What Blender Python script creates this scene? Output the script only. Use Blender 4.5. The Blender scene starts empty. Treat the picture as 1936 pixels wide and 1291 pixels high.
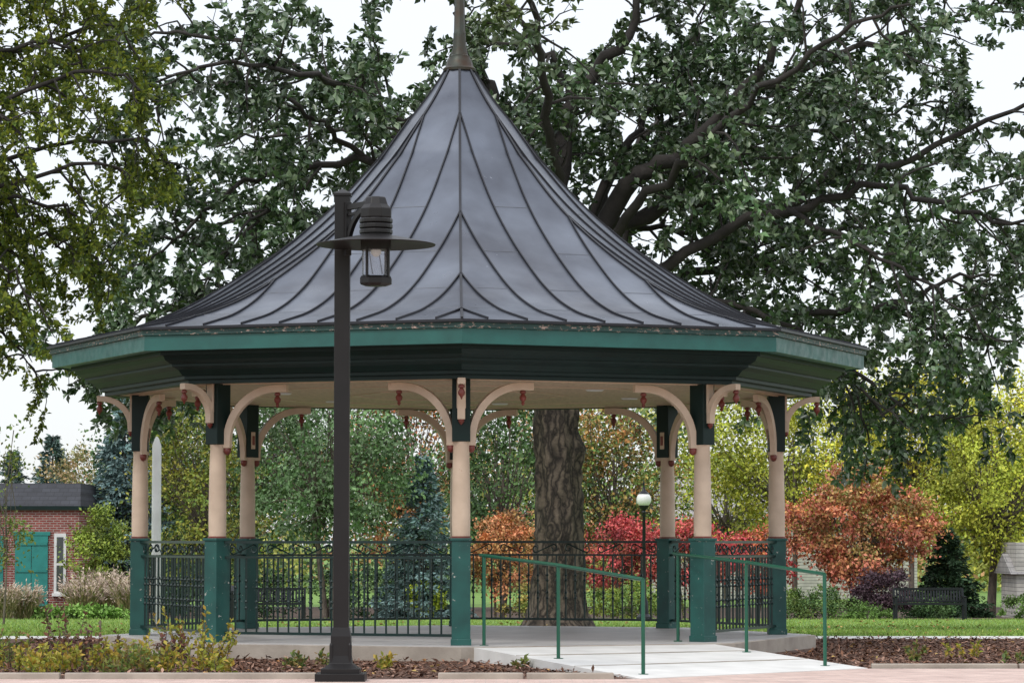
import bpy, math
import numpy as np
from mathutils import Vector
rng=np.random.default_rng(11)
sc=bpy.context.scene
R8=math.radians
# ------------------------------------------------------------------ materials
def newmat(name):
    m=bpy.data.materials.new(name); m.use_nodes=True
    nt=m.node_tree; b=nt.nodes['Principled BSDF']; return m,nt,b
def col(c): return (c[0],c[1],c[2],1)
def pmat(name,c1,c2=None,rough=.6,metal=0.,scale=4,bump=0.,bscale=30,stretch=(1,1,1),peel=None,peelth=.62,peelscale=9,spec=.5,detail=6,roughvar=0.):
    m,nt,b=newmat(name); N=nt.nodes; L=nt.links
    if c2 is None: c2=tuple(x*.75 for x in c1)
    tc=N.new('ShaderNodeTexCoord'); mp=N.new('ShaderNodeMapping'); mp.inputs['Scale'].default_value=stretch
    L.new(tc.outputs['Object'],mp.inputs['Vector'])
    no=N.new('ShaderNodeTexNoise'); no.inputs['Scale'].default_value=scale; no.inputs['Detail'].default_value=detail
    L.new(mp.outputs[0],no.inputs['Vector'])
    cr=N.new('ShaderNodeValToRGB'); cr.color_ramp.elements[0].position=.32; cr.color_ramp.elements[1].position=.68
    cr.color_ramp.elements[0].color=col(c2); cr.color_ramp.elements[1].color=col(c1)
    L.new(no.outputs['Fac'],cr.inputs[0]); out=cr.outputs[0]
    if peel is not None:
        n2=N.new('ShaderNodeTexNoise'); n2.inputs['Scale'].default_value=peelscale; n2.inputs['Detail'].default_value=9; n2.inputs['Roughness'].default_value=.7
        L.new(mp.outputs[0],n2.inputs['Vector'])
        r2=N.new('ShaderNodeValToRGB'); r2.color_ramp.elements[0].position=peelth; r2.color_ramp.elements[1].position=peelth+.015
        L.new(n2.outputs['Fac'],r2.inputs[0])
        mx=N.new('ShaderNodeMixRGB'); L.new(r2.outputs[0],mx.inputs[0]); L.new(out,mx.inputs[1]); mx.inputs[2].default_value=col(peel); out=mx.outputs[0]
    L.new(out,b.inputs['Base Color'])
    b.inputs['Roughness'].default_value=rough; b.inputs['Metallic'].default_value=metal
    b.inputs['Specular IOR Level'].default_value=spec
    if roughvar>0:
        mr=N.new('ShaderNodeMapRange'); mr.inputs['From Min'].default_value=.3; mr.inputs['From Max'].default_value=.7
        mr.inputs['To Min'].default_value=rough-roughvar; mr.inputs['To Max'].default_value=rough+roughvar
        n4=N.new('ShaderNodeTexNoise'); n4.inputs['Scale'].default_value=scale*2.3; n4.inputs['Detail'].default_value=8; L.new(mp.outputs[0],n4.inputs['Vector'])
        L.new(n4.outputs['Fac'],mr.inputs['Value']); L.new(mr.outputs[0],b.inputs['Roughness'])
    if bump>0:
        n3=N.new('ShaderNodeTexNoise'); n3.inputs['Scale'].default_value=bscale; n3.inputs['Detail'].default_value=8
        L.new(mp.outputs[0],n3.inputs['Vector'])
        bp=N.new('ShaderNodeBump'); bp.inputs['Strength'].default_value=bump; bp.inputs['Distance'].default_value=.03
        L.new(n3.outputs['Fac'],bp.inputs['Height']); L.new(bp.outputs[0],b.inputs['Normal'])
    return m
def leafmat(name,rough=.45,trans=.25,spec=.5):
    m,nt,b=newmat(name); N=nt.nodes; L=nt.links
    a=N.new('ShaderNodeAttribute'); a.attribute_name='Col'
    L.new(a.outputs['Color'],b.inputs['Base Color']); b.inputs['Roughness'].default_value=rough
    b.inputs['Specular IOR Level'].default_value=spec
    if trans>0:
        t=N.new('ShaderNodeBsdfTranslucent'); L.new(a.outputs['Color'],t.inputs['Color'])
        mx=N.new('ShaderNodeMixShader'); mx.inputs[0].default_value=trans
        L.new(b.outputs[0],mx.inputs[1]); L.new(t.outputs[0],mx.inputs[2])
        L.new(mx.outputs[0],N['Material Output'].inputs['Surface'])
    return m
def barkmat(name,c1,c2,sc_=8,st=.16,bd=.05):
    m,nt,b=newmat(name); N=nt.nodes; L=nt.links
    tc=N.new('ShaderNodeTexCoord'); no=N.new('ShaderNodeTexNoise'); no.inputs['Scale'].default_value=3; no.inputs['Detail'].default_value=6
    L.new(tc.outputs['Object'],no.inputs['Vector'])
    va_=N.new('ShaderNodeVectorMath'); va_.operation='MULTIPLY_ADD'; va_.inputs[1].default_value=(.35,.35,.35); L.new(no.outputs['Color'],va_.inputs[0]); L.new(tc.outputs['Object'],va_.inputs[2])
    mp=N.new('ShaderNodeMapping'); mp.inputs['Scale'].default_value=(1,1,st); L.new(va_.outputs[0],mp.inputs['Vector'])
    vo=N.new('ShaderNodeTexVoronoi'); vo.feature='DISTANCE_TO_EDGE'; vo.inputs['Scale'].default_value=sc_; L.new(mp.outputs[0],vo.inputs['Vector'])
    cr=N.new('ShaderNodeValToRGB'); cr.color_ramp.elements[0].position=.0; cr.color_ramp.elements[1].position=.28
    cr.color_ramp.elements[0].color=col(c2); cr.color_ramp.elements[1].color=col(c1); L.new(vo.outputs['Distance'],cr.inputs[0])
    n2=N.new('ShaderNodeTexNoise'); n2.inputs['Scale'].default_value=25; n2.inputs['Detail'].default_value=6; L.new(tc.outputs['Object'],n2.inputs['Vector'])
    mx=N.new('ShaderNodeMixRGB'); mx.blend_type='OVERLAY'; mx.inputs[0].default_value=.6; L.new(cr.outputs[0],mx.inputs[1]); L.new(n2.outputs['Fac'],mx.inputs[2])
    L.new(mx.outputs[0],b.inputs['Base Color']); b.inputs['Roughness'].default_value=.92
    bp=N.new('ShaderNodeBump'); bp.inputs['Strength'].default_value=1; bp.inputs['Distance'].default_value=bd
    L.new(cr.outputs[0],bp.inputs['Height']); L.new(bp.outputs[0],b.inputs['Normal'])
    return m
def brickmat(name,c1,c2,mortar,bw,bh,plane='xz',ms=.012,rough=.8,off=.5,bump=.3):
    m,nt,b=newmat(name); N=nt.nodes; L=nt.links
    tc=N.new('ShaderNodeTexCoord'); sp=N.new('ShaderNodeSeparateXYZ'); cb=N.new('ShaderNodeCombineXYZ')
    L.new(tc.outputs['Object'],sp.inputs[0])
    L.new(sp.outputs['X'],cb.inputs[0]); L.new(sp.outputs['Z' if plane=='xz' else 'Y'],cb.inputs[1])
    br=N.new('ShaderNodeTexBrick'); br.inputs['Color1'].default_value=col(c1); br.inputs['Color2'].default_value=col(c2)
    br.inputs['Mortar'].default_value=col(mortar); br.inputs['Scale'].default_value=1; br.inputs['Brick Width'].default_value=bw
    br.inputs['Row Height'].default_value=bh; br.inputs['Mortar Size'].default_value=ms; br.offset=off
    L.new(cb.outputs[0],br.inputs['Vector'])
    no=N.new('ShaderNodeTexNoise'); no.inputs['Scale'].default_value=3; no.inputs['Detail'].default_value=8
    L.new(tc.outputs['Object'],no.inputs['Vector'])
    mx=N.new('ShaderNodeMixRGB'); mx.blend_type='OVERLAY'; mx.inputs[0].default_value=.5
    L.new(br.outputs['Color'],mx.inputs[1]); L.new(no.outputs['Fac'],mx.inputs[2])
    L.new(mx.outputs[0],b.inputs['Base Color']); b.inputs['Roughness'].default_value=rough
    bp=N.new('ShaderNodeBump'); bp.inputs['Strength'].default_value=bump; bp.inputs['Distance'].default_value=.02; bp.invert=True
    L.new(br.outputs['Fac'],bp.inputs['Height']); L.new(bp.outputs[0],b.inputs['Normal'])
    return m

# ------------------------------------------------------------------ builders
def nrm(v):
    v=np.asarray(v,float); return v/(np.linalg.norm(v)+1e-12)
def empty(name,loc=(0,0,0)):
    e=bpy.data.objects.new(name,None); e.location=loc; e.empty_display_size=.2
    sc.collection.objects.link(e); return e
def link(o,parent=None):
    sc.collection.objects.link(o)
    if parent is not None:
        o.parent=parent; o.location=tuple(-x for x in parent.location)
class B:
    def __init__(s): s.v=[]; s.f=[]
    def add(s,vs,fs):
        n=len(s.v); s.v.extend([tuple(map(float,p)) for p in vs]); s.f.extend([tuple(i+n for i in f) for f in fs])
    def box(s,c,size,rz=0.):
        x,y,z=[q/2 for q in size]; ca,sa=math.cos(rz),math.sin(rz); vs=[]
        for dz in(-z,z):
            for dx,dy in((-x,-y),(x,-y),(x,y),(-x,y)):
                vs.append((c[0]+dx*ca-dy*sa,c[1]+dx*sa+dy*ca,c[2]+dz))
        s.add(vs,[(3,2,1,0),(4,5,6,7),(0,1,5,4),(1,2,6,5),(2,3,7,6),(3,0,4,7)])
    def obox(s,p0,p1,w,h,up=(0,0,1)):
        s.sweep([p0,p1],None,None,w,h,up)
    def lathe(s,cx,cy,prof,n=16,phase=0.,cap=True):
        vs=[];fs=[]
        for r,z in prof:
            for i in range(n):
                a=phase+2*math.pi*i/n; vs.append((cx+r*math.cos(a),cy+r*math.sin(a),z))
        for j in range(len(prof)-1):
            for i in range(n):
                a=j*n+i; b=j*n+(i+1)%n; fs.append((a,b,b+n,a+n))
        if cap:
            fs.append(tuple(range(n))[::-1]); k=(len(prof)-1)*n; fs.append(tuple(range(k,k+n)))
        s.add(vs,fs)
    def tube(s,pts,rad,n=6,cap=True):
        pts=[np.asarray(p,float) for p in pts]; m=len(pts)
        if np.isscalar(rad): rad=[rad]*m
        vs=[];fs=[];ref=None
        for i in range(m):
            t=nrm(pts[min(i+1,m-1)]-pts[max(i-1,0)])
            if ref is None: ref=np.array([0,0,1.]) if abs(t[2])<.9 else np.array([1.,0,0])
            u=nrm(ref-t*np.dot(ref,t)); w=np.cross(t,u); ref=u
            for k in range(n):
                a=2*math.pi*k/n; vs.append(pts[i]+rad[i]*(math.cos(a)*u+math.sin(a)*w))
        for i in range(m-1):
            for k in range(n):
                a=i*n+k;b=i*n+(k+1)%n; fs.append((a,b,b+n,a+n))
        if cap: fs.append(tuple(range(n))[::-1]); fs.append(tuple(range((m-1)*n,m*n)))
        s.add(vs,fs)
    def sweep(s,pts,side,ups,w,h,up=(0,0,1)):
        pts=[np.asarray(p,float) for p in pts]; m=len(pts); vs=[];fs=[]
        for i in range(m):
            t=nrm(pts[min(i+1,m-1)]-pts[max(i-1,0)])
            if side is None:
                sd=nrm(np.cross(t,np.asarray(up,float))); uu=np.cross(sd,t)
            else:
                sd=np.asarray(side,float); uu=ups[i] if ups is not None else nrm(np.cross(sd,t))
            for a,b in((-1,-1),(1,-1),(1,1),(-1,1)): vs.append(pts[i]+sd*a*w/2+uu*b*h/2)
        for i in range(m-1):
            for k in range(4):
                a=i*4+k;b=i*4+(k+1)%4; fs.append((a,b,b+4,a+4))
        fs.append((3,2,1,0)); k=(m-1)*4; fs.append((k,k+1,k+2,k+3)); s.add(vs,fs)
    def prism(s,poly,z0,z1):
        n=len(poly); vs=[(p[0],p[1],(z0 if np.isscalar(z0) else z0[i])) for i,p in enumerate(poly)]+[(p[0],p[1],(z1 if np.isscalar(z1) else z1[i])) for i,p in enumerate(poly)]
        fs=[tuple(range(n))[::-1],tuple(range(n,2*n))]+[(i,(i+1)%n,(i+1)%n+n,i+n) for i in range(n)]
        s.add(vs,fs)
    def obj(s,name,mat,parent=None,smooth=False,bevel=0,ang=40):
        me=bpy.data.meshes.new(name); me.from_pydata(s.v,[],s.f); me.update(); me.materials.append(mat)
        if smooth:
            me.shade_smooth(); me.set_sharp_from_angle(angle=R8(ang))
        o=bpy.data.objects.new(name,me); link(o,parent)
        if bevel:
            md=o.modifiers.new('bevel','BEVEL'); md.width=bevel; md.segments=2; md.limit_method='ANGLE'
        return o
def runit(n):
    v=rng.normal(size=(n,3)); return v/np.linalg.norm(v,axis=1,keepdims=True)
def norma(a): return a/(np.linalg.norm(a,axis=1,keepdims=True)+1e-9)
def leaves(name,base,axis,L,W,C,mat,parent=None,upb=.6,fold=.18):
    n=len(base); L=np.broadcast_to(L,(n,))[:,None]; W=np.broadcast_to(W,(n,))[:,None]
    axis=norma(axis); r=runit(n)+np.array([0,0,upb]); side=norma(np.cross(axis,r)); nn=np.cross(side,axis)
    v=np.empty((n,4,3)); v[:,0]=base; v[:,2]=base+axis*L-nn*L*.12
    v[:,1]=base+axis*L*.55+side*W/2+nn*W*fold; v[:,3]=base+axis*L*.55-side*W/2+nn*W*fold
    v=v.reshape(-1,3); o4=(np.arange(n)*4)[:,None]
    li=(o4+np.array([[0,1,2,0,2,3]])).reshape(-1)
    me=bpy.data.meshes.new(name); me.vertices.add(4*n); me.loops.add(6*n); me.polygons.add(2*n)
    me.vertices.foreach_set('co',v.astype(np.float32).ravel()); me.loops.foreach_set('vertex_index',li.astype(np.int32))
    me.polygons.foreach_set('loop_start',(np.arange(2*n)*3).astype(np.int32))
    at=me.attributes.new('Col','FLOAT_COLOR','POINT'); cc=np.ones((n,4,4),np.float32); cc[:,:,:3]=np.clip(C,0,1)[:,None,:]
    at.data.foreach_set('color',cc.ravel()); me.update(calc_edges=True); me.validate(); me.materials.append(mat)
    o=bpy.data.objects.new(name,me); link(o,parent); return o
def gz(y): return float(np.interp(y,[5,65],[0,-1.2]))
def mixcol(cs,n,jit=.25):
    cs=np.array(cs); i=rng.integers(0,len(cs),n); j=rng.integers(0,len(cs),n); t=rng.random(n)[:,None]
    c=cs[i]*(1-t)+cs[j]*t; return c*(1+jit*rng.normal(size=(n,1))).clip(.4,1.9)

# ------------------------------------------------------------------ world, sun, camera
w=bpy.data.worlds.new("World"); sc.world=w; w.use_nodes=True; nt=w.node_tree; N=nt.nodes; L=nt.links
bg=N['Background']; SE,SR=R8(48),R8(215)
sky=N.new('ShaderNodeTexSky'); sky.sky_type='NISHITA'; sky.sun_disc=False; sky.sun_elevation=SE; sky.sun_rotation=SR
L.new(sky.outputs[0],bg.inputs['Color']); bg.inputs['Strength'].default_value=.035
b2=N.new('ShaderNodeBackground'); tc=N.new('ShaderNodeTexCoord'); sp=N.new('ShaderNodeSeparateXYZ'); L.new(tc.outputs['Generated'],sp.inputs[0])
cr=N.new('ShaderNodeValToRGB'); cr.color_ramp.elements[0].position=0; cr.color_ramp.elements[0].color=(.80,.82,.86,1)
cr.color_ramp.elements[1].position=1; cr.color_ramp.elements[1].color=(1.5,1.54,1.62,1)
L.new(sp.outputs['Z'],cr.inputs[0]); L.new(cr.outputs[0],b2.inputs['Color']); b2.inputs['Strength'].default_value=.95
ad=N.new('ShaderNodeAddShader'); L.new(bg.outputs[0],ad.inputs[0]); L.new(b2.outputs[0],ad.inputs[1]); L.new(ad.outputs[0],N['World Output'].inputs['Surface'])
sd=bpy.data.lights.new('sun','SUN'); sd.energy=1.5; sd.angle=R8(12); sd.color=(1,.96,.9)
so=bpy.data.objects.new('sun',sd); sc.collection.objects.link(so)
az=R8(-125); dirv=(-math.cos(SE)*math.cos(az),-math.cos(SE)*math.sin(az),-math.sin(SE))
so.rotation_euler=Vector(dirv).to_track_quat('-Z','Y').to_euler(); so.location=(-20,-30,30)
cd=bpy.data.cameras.new('camera'); cd.sensor_width=36; cd.lens=109.7; cd.clip_end=3000; cd.clip_start=.5
co=bpy.data.objects.new('camera',cd); co.location=(.644,-38,1.3); co.rotation_euler=(R8(93.65),0,0); sc.collection.objects.link(co); sc.camera=co
sc.view_settings.view_transform='Standard'; sc.view_settings.look='None'; sc.view_settings.exposure=0

# ------------------------------------------------------------------ shared materials
M_green=pmat('green_paint',(.013,.105,.090),(.009,.075,.065),rough=.45,peel=(.4,.4,.36),peelth=.71,peelscale=14,roughvar=.1)
M_greenpeel=pmat('green_paint_peeling',(.010,.090,.075),(.006,.055,.048),rough=.5,peel=(.40,.40,.36),peelth=.628,peelscale=15)
M_strip=pmat('fascia_strip_paint',(.008,.035,.032),(.014,.06,.05),rough=.55,peel=(.42,.30,.25),peelth=.575,peelscale=16,stretch=(1,1,2.5))
M_dark=pmat('dark_and_shaded_green',(.003,.017,.015),(.0022,.012,.0105),rough=.5,spec=.28,peel=(.2,.2,.18),peelth=.73,peelscale=12)  # on the cornice: the fascia green with its shade put into the colour
M_rail=pmat('railing_paint',(.004,.024,.021),(.003,.016,.014),rough=.35,spec=.4)
M_hand=pmat('handrail_paint',(.008,.10,.055),(.006,.08,.045),rough=.38)
M_cream=pmat('cream_paint',(.62,.48,.36),(.50,.38,.28),rough=.5,bump=.08,peel=(.36,.20,.14),peelth=.68,peelscale=9)
M_ceil=pmat('ceiling_paint',(.55,.39,.28),(.44,.31,.22),rough=.6,stretch=(6,.6,1))
M_red=pmat('red_paint',(.20,.042,.03),(.13,.028,.02),rough=.45)
M_roof=pmat('roof_metal',(.150,.168,.205),(.072,.078,.098),rough=.36,metal=.55,scale=1.1,bump=.10,bscale=4,peel=(.30,.32,.37),peelth=.69,peelscale=9,detail=10,roughvar=.09)
M_seam=pmat('roof_seam_metal',(.014,.015,.02),(.010,.010,.014),rough=.45,metal=.2)
M_joint=pmat('roof_joint_metal',(.24,.25,.28),(.17,.18,.2),rough=.5,metal=.3)
M_spire=pmat('spire_patina',(.05,.06,.05),(.05,.03,.018),rough=.5,metal=.5,scale=6)
M_conc=pmat('concrete',(.70,.69,.66),(.58,.57,.54),rough=.85,scale=2.5,bump=.1,bscale=60,peel=(.45,.44,.42),peelth=.70,peelscale=5)
M_slab=pmat('slab_concrete',(.42,.37,.31),(.28,.24,.20),rough=.85,scale=3,bump=.15,bscale=50)
M_floor=pmat('floor_concrete',(.5,.48,.46),(.38,.37,.36),rough=.5,scale=2,bump=.05)
M_lamp=pmat('bronze_lamp_paint',(.009,.0075,.0075),(.006,.005,.005),rough=.42,spec=.35)
M_black=pmat('black_metal',(.007,.009,.013),(.005,.006,.008),rough=.45,spec=.35)
M_white=pmat('white_paint',(.75,.75,.73),(.62,.62,.6),rough=.5)
M_leaf=leafmat('leaf_glossy',.38,0,.75); M_leafy=leafmat('leaf_translucent',.5,.4,.4); M_bg=leafmat('leaf_plain',.6,0,.35); M_needle=leafmat('needle',.6,0,.3)
M_chip=leafmat('mulch_chip',.85,0,.2)

# ------------------------------------------------------------------ ground
xs=[-700,-200,-60,-30,-15,-8,-4,0,4,8,15,30,60,200,700]; ys=[-300,-60,-30,-10,-5,0,5]+list(range(8,65,4))+[65,80,120,300,1500]
ys=sorted(set(ys)); vs=[(x,y,gz(y)) for y in ys for x in xs]; nx=len(xs)
fs=[(j*nx+i,j*nx+i+1,(j+1)*nx+i+1,(j+1)*nx+i) for j in range(len(ys)-1) for i in range(nx-1)]
M_grass=pmat('lawn',(.19,.31,.055),(.10,.20,.035),rough=.9,scale=.9,bump=.4,bscale=60,detail=12)
g=B(); g.add(vs,fs); g.obj('ground',M_grass)
M_mulch=pmat('mulch',(.16,.085,.055),(.06,.032,.022),rough=.95,scale=14,bump=.8,bscale=40,detail=10)
M_bedsoil=pmat('bed_soil',(.10,.06,.04),(.04,.026,.018),rough=.95,scale=6,bump=.5)
M_pave=brickmat('brick_pavers',(.58,.43,.37),(.50,.36,.31),(.44,.36,.32),.2,.1,'xy',.006,.85,bump=.15)
def sheet(name,poly,z,mat):
    b=B(); b.add([(x,y,z) for x,y in poly],[tuple(range(len(poly)))]); return b.obj(name,mat)
sheet('mulch_bed',[(-40,-8.6),(40,-8.6),(40,3.5),(-40,3.5)],.004,M_mulch)
b=B(); b.add([(-40,-40,.008),(40,-40,.008),(40,-8.6,.008),(1.75,-8.6,.008),(-40,-8.6,.008),(40,-6.2,.008),(4.15,-6.2,.008)],[(0,1,2,3,4),(3,2,5,6)]); b.obj('brick_pavement',M_pave)
sheet('footpath',[(-60,3.5),(60,3.5),(60,4.7),(-60,4.7)],.006,M_conc)
b=B(); yy=[49,53,57,61,65,80]
b.add([(x,y+.8*math.sin(x*.5),gz(y+.8*math.sin(x*.5))+.012) for y in yy for x in np.arange(-40,41,2.)],[(j*41+i,j*41+i+1,(j+1)*41+i+1,(j+1)*41+i) for j in range(len(yy)-1) for i in range(40)]); b.obj('planting_bed',M_bedsoil)
b=B()
for x0,x1 in((-14,-7.2),(-7.15,-3.6),(-3.55,-1.2),(-.05,.75),(.78,1.6)):
    b.obox((x0,-8.55,.03),(x1,-8.55,.03),.12,.07)
for x0 in np.arange(4.3,16,1.5): b.obox((x0,-6.12,.025),(x0+1.48,-6.12,.025),.1,.06)
b.obj('kerb_edging',M_slab,bevel=.01)
ra=empty('entrance_ramp',(2,-5,0))
b=B(); b.prism([(.12,-3.97),(1.85,-8.62),(4.25,-6.22),(2.80,-2.86)],-.05,[.163,.014,.014,.163]); b.obj('slab',M_conc,ra)
b=B()
for t in(.33,.66):
    p0=np.array([.12,-3.97,.163])*(1-t)+np.array([1.85,-8.62,.014])*t; p1=np.array([2.8,-2.86,.163])*(1-t)+np.array([4.25,-6.22,.014])*t
    b.obox(p0,p1,.015,.008)
b.obj('joints',M_slab,ra)

# ------------------------------------------------------------------ gazebo
G=empty('gazebo',(0,0,0)); PH=R8(-90+1.3); S22,C22=math.sin(R8(22.5)),math.cos(R8(22.5))
va=[PH+R8(45*k) for k in range(8)]
b=B(); b.lathe(0,0,[(4.34,-.05),(4.34,.155),(4.31,.16)],8,PH); b.obj('floor_slab',M_slab,G)
b=B(); b.lathe(0,0,[(4.28,.150),(4.28,.166)],8,PH); b.obj('floor',M_floor,G)
pr=[(.12,7.15),(.155,7.08),(.26,6.92),(.39,6.70),(.63,6.42),(.84,6.14),(1.01,5.95),(1.22,5.69),(1.55,5.34),(1.92,5.02),(2.33,4.72),(2.72,4.47),(3.15,4.21),(3.64,3.98),(4.2,3.80),(5.0,3.65)]
prr=np.array([p[0] for p in pr]); prz=np.array([p[1] for p in pr])
rr=np.concatenate([np.linspace(.12,1,30)[:-1],np.linspace(1,5,90)]); zz=np.interp(rr,prr,prz)
for _ in range(3):
    z2=zz.copy()
    for i in range(3,len(zz)-3): z2[i]=zz[i-3:i+4].mean()
    zz=z2
def prof(r): return float(np.interp(r,rr,zz))
b=B(); sm=B(); jn=B(); rdg=B()
seams=[-1.61,-1.15,-.69,-.23,.23,.69,1.15,1.61]
for k in range(8):
    am=va[k]+R8(22.5); n=np.array([math.cos(am),math.sin(am),0]); t=np.array([-math.sin(am),math.cos(am),0])
    vs=[]
    for r,z in zip(rr,zz):
        for q in(-1,-.5,0,.5,1): vs.append(n*r*C22+t*r*S22*q+np.array([0,0,z]))
    m=len(rr); b.add(vs,[(i*5+j,i*5+j+1,(i+1)*5+j+1,(i+1)*5+j) for i in range(m-1) for j in range(4)])
    for s in seams:
        r0=abs(s)/S22+.01; rs=np.linspace(r0,4.99,40); pts=[n*r*C22+t*s+np.array([0,0,prof(r)+.008]) for r in rs]
        sm.sweep(pts,t,None,.015,.034)
    allt=[-1.906]+seams+[1.906]
    for i in range(len(allt)-1):
        t0,t1=allt[i],allt[i+1]
        for q,rj in enumerate(([2.5,4.1] if i%2 else [3.35,1.7])):
            hw=rj*S22
            a0,a1=max(t0,-hw),min(t1,hw)
            if a1-a0>.15:
                jn.obox(n*rj*C22+t*(a0+.012)+np.array([0,0,prof(rj)+.001]),n*rj*C22+t*(a1-.012)+np.array([0,0,prof(rj)+.001]),.009,.006)
    vd=np.array([math.cos(va[k]),math.sin(va[k]),0]); tt=np.array([-vd[1],vd[0],0])
    rdg.sweep([vd*r+np.array([0,0,prof(r)+.008]) for r in np.linspace(.13,4.99,60)],tt,None,.03,.022)
b.obj('roof_panels',M_roof,G,smooth=True,ang=30); sm.obj('roof_seams',M_seam,G); jn.obj('roof_joints',M_joint,G); rdg.obj('roof_ridge_caps',M_seam,G,smooth=True)
def octo(prof_,name,mat):
    b=B(); b.lathe(0,0,prof_,8,PH,cap=False); return b.obj(name,mat,G)
octo([(4.9,3.66),(5.02,3.648),(5.02,3.62),(4.98,3.615)],'drip_edge',M_seam)
octo([(4.98,3.615),(4.98,3.56),(4.95,3.552)],'fascia_strip',M_strip)
octo([(4.95,3.552),(4.95,3.392),(4.925,3.388),(4.925,3.40),(4.72,3.40)],'fascia_board',M_green)
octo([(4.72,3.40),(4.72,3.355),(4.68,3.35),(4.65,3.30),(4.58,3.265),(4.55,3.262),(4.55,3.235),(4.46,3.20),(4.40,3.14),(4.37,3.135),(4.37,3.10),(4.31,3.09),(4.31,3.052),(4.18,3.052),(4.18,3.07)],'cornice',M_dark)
b=B(); b.lathe(0,0,[(4.18,3.062),(4.18,3.10)],8,PH); b.obj('ceiling',M_ceil,G)
b=B()
for r in(3.9,2.6,1.3):
    for k in range(8):
        p0=np.array([r*math.cos(va[k]),r*math.sin(va[k]),3.058]); p1=np.array([r*math.cos(va[(k+1)%8]),r*math.sin(va[(k+1)%8]),3.058]); b.obox(p0,p1,.05,.012)
b.obj('ceiling_battens',M_cream,G)
b=B()
for a in range(6): b.lathe(2.2*math.cos(a*1.047+.3),2.2*math.sin(a*1.047+.3),[(.09,3.045),(.11,3.06)],16)
b.obj('ceiling_lights',M_white,G)
b=B(); b.lathe(0,0,[(.20,7.04),(.205,7.07),(.17,7.10),(.155,7.16),(.13,7.2),(.13,7.225),(.105,7.24),(.082,7.34),(.075,7.5),(.072,7.52)],12,PH)
b.lathe(0,0,[(.078,7.50),(.07,7.52),(.052,8.4),(.03,9.3),(.008,9.9)],8,PH); b.lathe(0,0,[(.01,9.9),(.06,9.95),(.08,10.02),(.06,10.09),(.01,10.14)],12); b.obj('spire',M_spire,G,smooth=True)
PR=3.87; low=B(); upb=B(); colm=B(); crm=B(); red=B()
for k in range(8):
    a=va[k]; d=np.array([math.cos(a),math.sin(a),0]); tt=np.array([-d[1],d[0],0]); c=d*PR
    low.box((c[0],c[1],.735),(.205,.205,1.14),a); low.box((c[0],c[1],1.315),(.235,.235,.03),a); low.box((c[0],c[1],.20),(.225,.225,.07),a)
    upb.box((c[0],c[1],2.72),(.2,.2,.68),a)
    colm.lathe(c[0],c[1],[(.098,1.345),(.101,1.5),(.099,1.8),(.094,2.1),(.086,2.36),(.092,2.372),(.092,2.385)],24)
    red.lathe(c[0],c[1],[(.107,1.328),(.107,1.35)],24)
    crm.box(tuple(c-d*.102+np.array([0,0,2.6])),(.012,.07,.22),a)
    red.box(tuple(c-d*.112+np.array([0,0,2.6])),(.012,.035,.12),a)
    for s in(-1,1):
        ch=va[(k+s)%8]; q=np.array([math.cos(ch),math.sin(ch),0])*PR; h=nrm(q-c); side=np.array([-h[1],h[0],0])
        A=.60;H=.60; st=c+h*.12
        th=np.linspace(0,math.pi/2,16)
        pts=[st+h*A*(1-math.cos(x))+np.array([0,0,2.40+H*math.sin(x)]) for x in th]
        pts=[pts[0]-np.array([0,0,.06])]+pts+[pts[-1]+h*.14]
        crm.sweep(pts,side,None,.07,.085)
        pe=pts[-1]-h*.12
        red.lathe(pe[0],pe[1],[(.012,2.965),(.035,2.945),(.035,2.925),(.018,2.915),(.04,2.88),(.034,2.85),(.015,2.83),(.022,2.81),(.004,2.785)],12)
        pb=pts[0]; red.lathe(pb[0],pb[1],[(.03,2.345),(.042,2.33),(.042,2.30),(.03,2.275),(.005,2.26)],12)
    st=c+d*.12; A=.36;H=.34; th=np.linspace(0,math.pi/2,12)
    pts=[st+d*A*(1-math.cos(x))+np.array([0,0,2.68+H*math.sin(x)]) for x in th]; pts=[pts[0]-np.array([0,0,.06])]+pts+[pts[-1]+d*.05]
    crm.sweep(pts,tt,None,.085,.07)
    crm.box(tuple(c+d*.115+np.array([0,0,2.9])),(.03,.10,.32),a)
    pe=pts[-1]-d*.03
    red.lathe(pe[0],pe[1],[(.012,2.99),(.035,2.97),(.035,2.95),(.018,2.94),(.04,2.90),(.034,2.87),(.015,2.85),(.004,2.82)],12)
    red.lathe(st[0],st[1],[(.02,2.64),(.035,2.60),(.005,2.56)],10)
low.obj('post_bases',M_greenpeel,G,bevel=.006); upb.obj('post_heads',M_dark,G,bevel=.006); colm.obj('columns',M_cream,G,smooth=True)
crm.obj('arch_brackets',M_cream,G,bevel=.005); red.obj('turned_drops',M_red,G,smooth=True)
rl=B()
def spiral(c,h,r0,turn,sgn,a0,n=16):
    out=[]
    for i in range(n):
        t=i/(n-1); r=r0*(1-.75*t); a=a0+sgn*turn*t; out.append(c+h*r*math.cos(a)+np.array([0,0,r*math.sin(a)]))
    return out
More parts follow.
